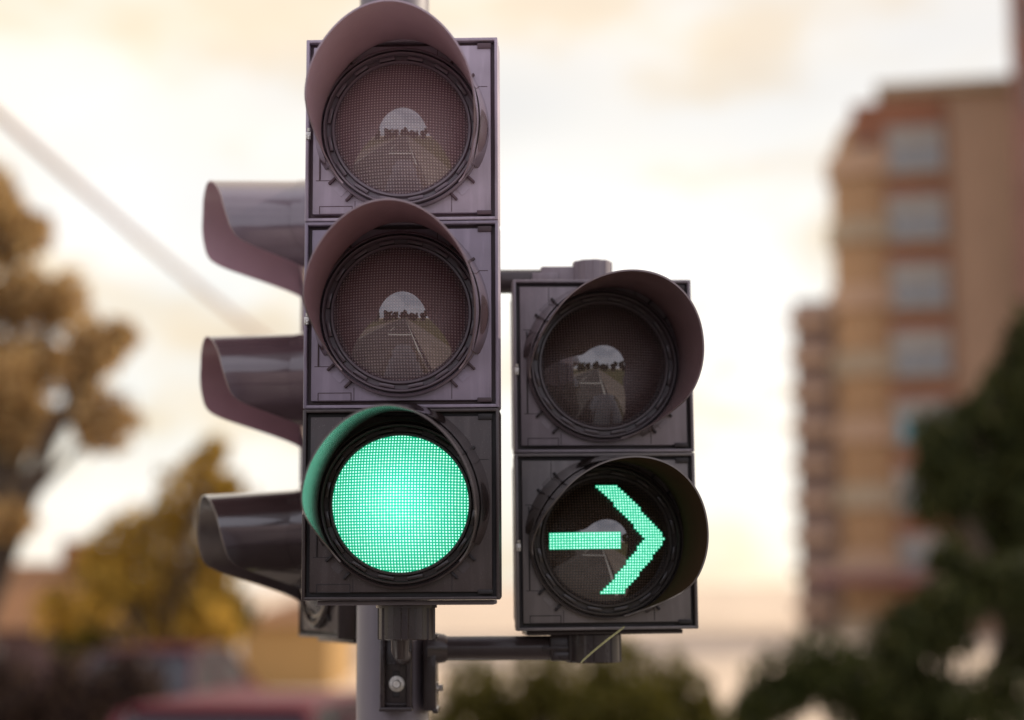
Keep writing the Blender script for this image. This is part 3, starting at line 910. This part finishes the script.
M_dkwall = simple("dark_render", (0.10, 0.06, 0.055), 0.85, 0.2, 0.5)  # dark brown wall colour of the low house
M_yel = simple("yellow_render", (0.40, 0.24, 0.08), 0.8, 0.12, 0.5)
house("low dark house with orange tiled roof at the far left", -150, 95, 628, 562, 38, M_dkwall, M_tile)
house("small yellow house left of the pole, behind the red car", 243, 330, 622, 602, 40, M_yel, M_tile, depth=6, over=0.2, windows=0)

# ------------------------------------------------------------------ parked cars
M_tyre = simple("tyre", (0.02, 0.02, 0.02), 0.85, 0.2, 20)
M_rim = simple("alloy_rim", (0.5, 0.5, 0.5), 0.3, 0.1, 10, metal=1.0)
M_head = simple("headlight_glass", (0.7, 0.7, 0.68), 0.1, 0.05, 10)
M_tail = simple("tail_light", (0.4, 0.01, 0.01), 0.2, 0.05, 10)
def car(label, loc, rz, col):
    m = simple("car_paint", col, 0.5, 0.06, 1, coat=0.0); m.node_tree.nodes["Principled BSDF"].inputs["Specular IOR Level"].default_value = 0.25
    t = thing("parked_car", label, "car", loc, (0, 0, rz), "cars parked along the far kerb")
    # lower body: side outline extruded with tumblehome
    side_ = [(-2.1, .35), (-2.15, .60), (-2.05, .86), (-1.3, .95), (1.2, .95), (1.95, .82), (2.15, .62), (2.15, .35), (1.75, .28),
             (1.7, .45), (1.55, .62), (1.35, .68), (1.15, .62), (1.0, .45), (.95, .28), (-.95, .28), (-1.0, .45), (-1.15, .62), (-1.35, .68), (-1.55, .62), (-1.7, .45), (-1.75, .28)]
    bm = bmesh.new()
    A = [bm.verts.new((x, -.84 + (.06 if z > .8 else 0), z)) for x, z in side_]; B = [bm.verts.new((x, .84 - (.06 if z > .8 else 0), z)) for x, z in side_]
    n = len(side_)
    for i in range(n): bm.faces.new((A[i], A[(i + 1) % n], B[(i + 1) % n], B[i]))
    bm.faces.new(A[::-1]); bm.faces.new(B)
    body = obj("body", bm, m, t, True)
    cab = [(-1.75, .94), (-1.25, 1.38), (-.9, 1.45), (.25, 1.45), (.55, 1.38), (1.25, .94)]
    bm = bmesh.new()
    A = [bm.verts.new((x, -.78 + .28 * (z - .94), z)) for x, z in cab]; B = [bm.verts.new((x, .78 - .28 * (z - .94), z)) for x, z in cab]
    n = len(cab)
    for i in range(n): bm.faces.new((A[i], A[(i + 1) % n], B[(i + 1) % n], B[i]))
    bm.faces.new(A[::-1]); bm.faces.new(B)
    obj("cabin_glass", bm, M_gd, t)
    bm = bmesh.new(); box(bm, -1.2, .5, -.62, .62, 1.40, 1.475, 0.03)
    for sy in (-1, 1):
        for (xa, za, xb, zb) in ((-1.72, .95, -1.2, 1.42), (.5, 1.42, 1.22, .95), (-.35, .95, -.35, 1.42)):
            tube(bm, [(xa, sy * (.785 - .28 * (za - .94)), za), (xb, sy * (.785 - .28 * (zb - .94)), zb)], .035, 8)
    obj("roof", bm, m, t, True)
    for sx in (-1.35, 1.35):
        for sy in (-.78, .78):
            bm = bmesh.new(); tube(bm, [(sx, sy - .1, .32), (sx, sy + .1, .32)], .32, 24); w_ = obj("wheel", bm, M_tyre, t, True)
            bm = bmesh.new(); y_ = sy + (.103 if sy > 0 else -.103); tube(bm, [(sx, y_ - .01, .32), (sx, y_ + .01, .32)], .2, 16); obj("rim", bm, M_rim, w_, True)
    for sy in (-.6, .6):
        bm = bmesh.new(); box(bm, 2.08, 2.17, sy - .17, sy + .17, .62, .76, 0.02); obj("headlight", bm, M_head, t, True)
        bm = bmesh.new(); box(bm, -2.17, -2.07, sy - .17, sy + .17, .62, .80, 0.02); obj("tail_light", bm, M_tail, t, True)
    return t
def gp(px, Y): 
    p = W(px, 582, Y); return (p.x, Y, 0.02)
car("red car parked just left of the pole", gp(272, 13.4), R(80), (0.11, 0.008, 0.018))
car("dull red car farther back, beneath the yellow tree", gp(172, 24.0), R(84), (0.08, 0.01, 0.02))

# ------------------------------------------------------------------ overhead cable and its mast
M_cable = simple("cable_sheath", (0.42, 0.27, 0.20), 0.7, 0.2, 5)
pA = W(-60, 62, 11.5); pB = W(392, 420, 30)
bm = bmesh.new()
pts = []
for k in range(41):
    t_ = k / 40; p = pA.lerp(pB, t_); p.z -= 0.5 * 4 * t_ * (1 - t_) * 0.45
    pts.append(p)
tube(bm, pts, 0.030, 10)
tag(obj("overhead_cable", bm, M_cable, None, True), "thick brown overhead cable slanting down across the sky at the left", "cable")

# ------------------------------------------------------------------ behind the camera: what the lenses mirror
k = 0
rngb = random.Random(11)
for (x, y, h, lb) in [(-16, -48, 8, "tall tree left of the road"), (-22, -60, 9, "broad tree left of the road"), (-12, -75, 11, "tall pointed tree at the road's end"),
                      (-4, -100, 16, "spire shaped tree closing the road"), (10, -70, 7, "low round tree beside the lawn"), (18, -60, 8, "tree on the far lawn"), (28, -52, 9, "tree at the lawn's far end"),
                      (3, -110, 10, "distant tree where the road ends"), (-34, -50, 9, "tree at the far pavement"), (40, -60, 10, "large tree past the lawn")]:
    pass
for i, (x, y, h) in enumerate([(-13, -30, 8), (-13.5, -42, 9), (-12.5, -56, 10), (-12, -72, 12), (-4, -105, 20), (7, -70, 10), (7, -55, 8), (9, -42, 7), (16, -36, 9), (-22, -34, 10), (26, -40, 11), (-30, -28, 10), (38, -34, 10), (2, -120, 14), (-9, -120, 14)]):
    blobs = [(Vector((x + rngb.uniform(-1, 1) * h * .2, y + rngb.uniform(-1, 1), h * f)), h * r_) for f, r_ in ((.30, .30), (.5, .34), (.68, .26), (.88, .14))]
    t, bm, rg_ = tree("street_tree", "green street tree behind the viewer along the road", "tree", (x, y, 0), blobs, L_green, .4, 100, "trees along the road behind the viewer", .25, 50 + i)
    bm.free()
    leaf_crown(t, blobs, L_green, 0.9, 150, rg_)

# ------------------------------------------------------------------ world and sun
SUN_AZ, SUN_EL = 62.0, 32.0     # azimuth from the view direction toward the right
w = bpy.data.worlds.new("World"); bpy.context.scene.world = w; w.use_nodes = True
nt = w.node_tree
for n in list(nt.nodes): nt.nodes.remove(n)
out = nt.nodes.new("ShaderNodeOutputWorld")
sky = nt.nodes.new("ShaderNodeTexSky"); sky.sky_type = 'NISHITA'; sky.sun_disc = False
sky.sun_elevation = R(SUN_EL); sky.sun_rotation = R(SUN_AZ); sky.dust_density = 2.5
bgs = nt.nodes.new("ShaderNodeBackground"); nt.links.new(sky.outputs[0], bgs.inputs[0]); bgs.inputs[1].default_value = 0.12
tc = nt.nodes.new("ShaderNodeTexCoord")
mp = nt.nodes.new("ShaderNodeMapping"); mp.inputs["Scale"].default_value = (1.0, 1.0, 2.2); mp.inputs["Location"].default_value = (0.35, 0.2, 0.1)
nt.links.new(tc.outputs["Generated"], mp.inputs[0])
n1 = nn(nt, "ShaderNodeTexNoise", i_Scale=5.5, i_Detail=5.0, i_Roughness=0.55); nt.links.new(mp.outputs[0], n1.inputs[0])
n2 = nn(nt, "ShaderNodeTexNoise", i_Scale=2.1, i_Detail=3.0); nt.links.new(mp.outputs[0], n2.inputs[0])
cl = ramp(nt, n1.outputs[0], [(0.36, (1.0, 0.985, 0.95)), (0.51, (1.0, 0.965, 0.89)), (0.60, (0.93, 0.78, 0.57)), (0.73, (0.84, 0.65, 0.45))])
sep = nt.nodes.new("ShaderNodeSeparateXYZ"); nt.links.new(tc.outputs["Generated"], sep.inputs[0])
# clouds greyer with height
hi = ramp(nt, sep.outputs[2], [(0.17, (0, 0, 0)), (0.40, (1, 1, 1))])
cl2 = mixc(nt, math_n(nt, 'MULTIPLY', hi, 0.75), cl, (0.76, 0.66, 0.56))
lowc = ramp(nt, sep.outputs[2], [(0.0, (1, 1, 1)), (0.10, (0, 0, 0))])
cl3 = mixc(nt, math_n(nt, 'MULTIPLY', lowc, 0.35), cl2, (1.0, 0.86, 0.62))
# clouds away from the sun are bluer
back = ramp(nt, math_n(nt, 'ADD', math_n(nt, 'MULTIPLY', sep.outputs[1], -1.0), math_n(nt, 'MULTIPLY', sep.outputs[2], 0.6)), [(0.0, (0, 0, 0)), (0.45, (1, 1, 1))])
cl4 = mixc(nt, math_n(nt, 'MULTIPLY', back, 0.8), cl3, (0.88, 0.865, 1.03))
bgc = nt.nodes.new("ShaderNodeBackground"); nt.links.new(cl4, bgc.inputs[0]); bgc.inputs[1].default_value = 1.22
mx = nt.nodes.new("ShaderNodeMixShader")
cov = ramp(nt, n2.outputs[0], [(0.40, (0.70, 0.70, 0.70)), (0.55, (1, 1, 1))])
nt.links.new(cov, mx.inputs[0]); nt.links.new(bgs.outputs[0], mx.inputs[1]); nt.links.new(bgc.outputs[0], mx.inputs[2])
nt.links.new(mx.outputs[0], out.inputs[0])

sl = bpy.data.lights.new("sun", 'SUN'); sl.energy = 3.4; sl.angle = R(0.5); sl.color = (1.0, 0.87, 0.70)
so = bpy.data.objects.new("sun", sl); C.objects.link(so)
d = Vector((math.sin(R(SUN_AZ)) * math.cos(R(SUN_EL)), math.cos(R(SUN_AZ)) * math.cos(R(SUN_EL)), math.sin(R(SUN_EL))))
so.rotation_euler = d.to_track_quat('Z', 'Y').to_euler()
so.location = (5, 5, 12)

sc = bpy.context.scene
sc.view_settings.view_transform = 'Standard'; sc.view_settings.look = 'None'; sc.view_settings.exposure = 0; sc.view_settings.gamma = 1
sc.cycles.use_denoising = True
sc.cycles.max_bounces = 8
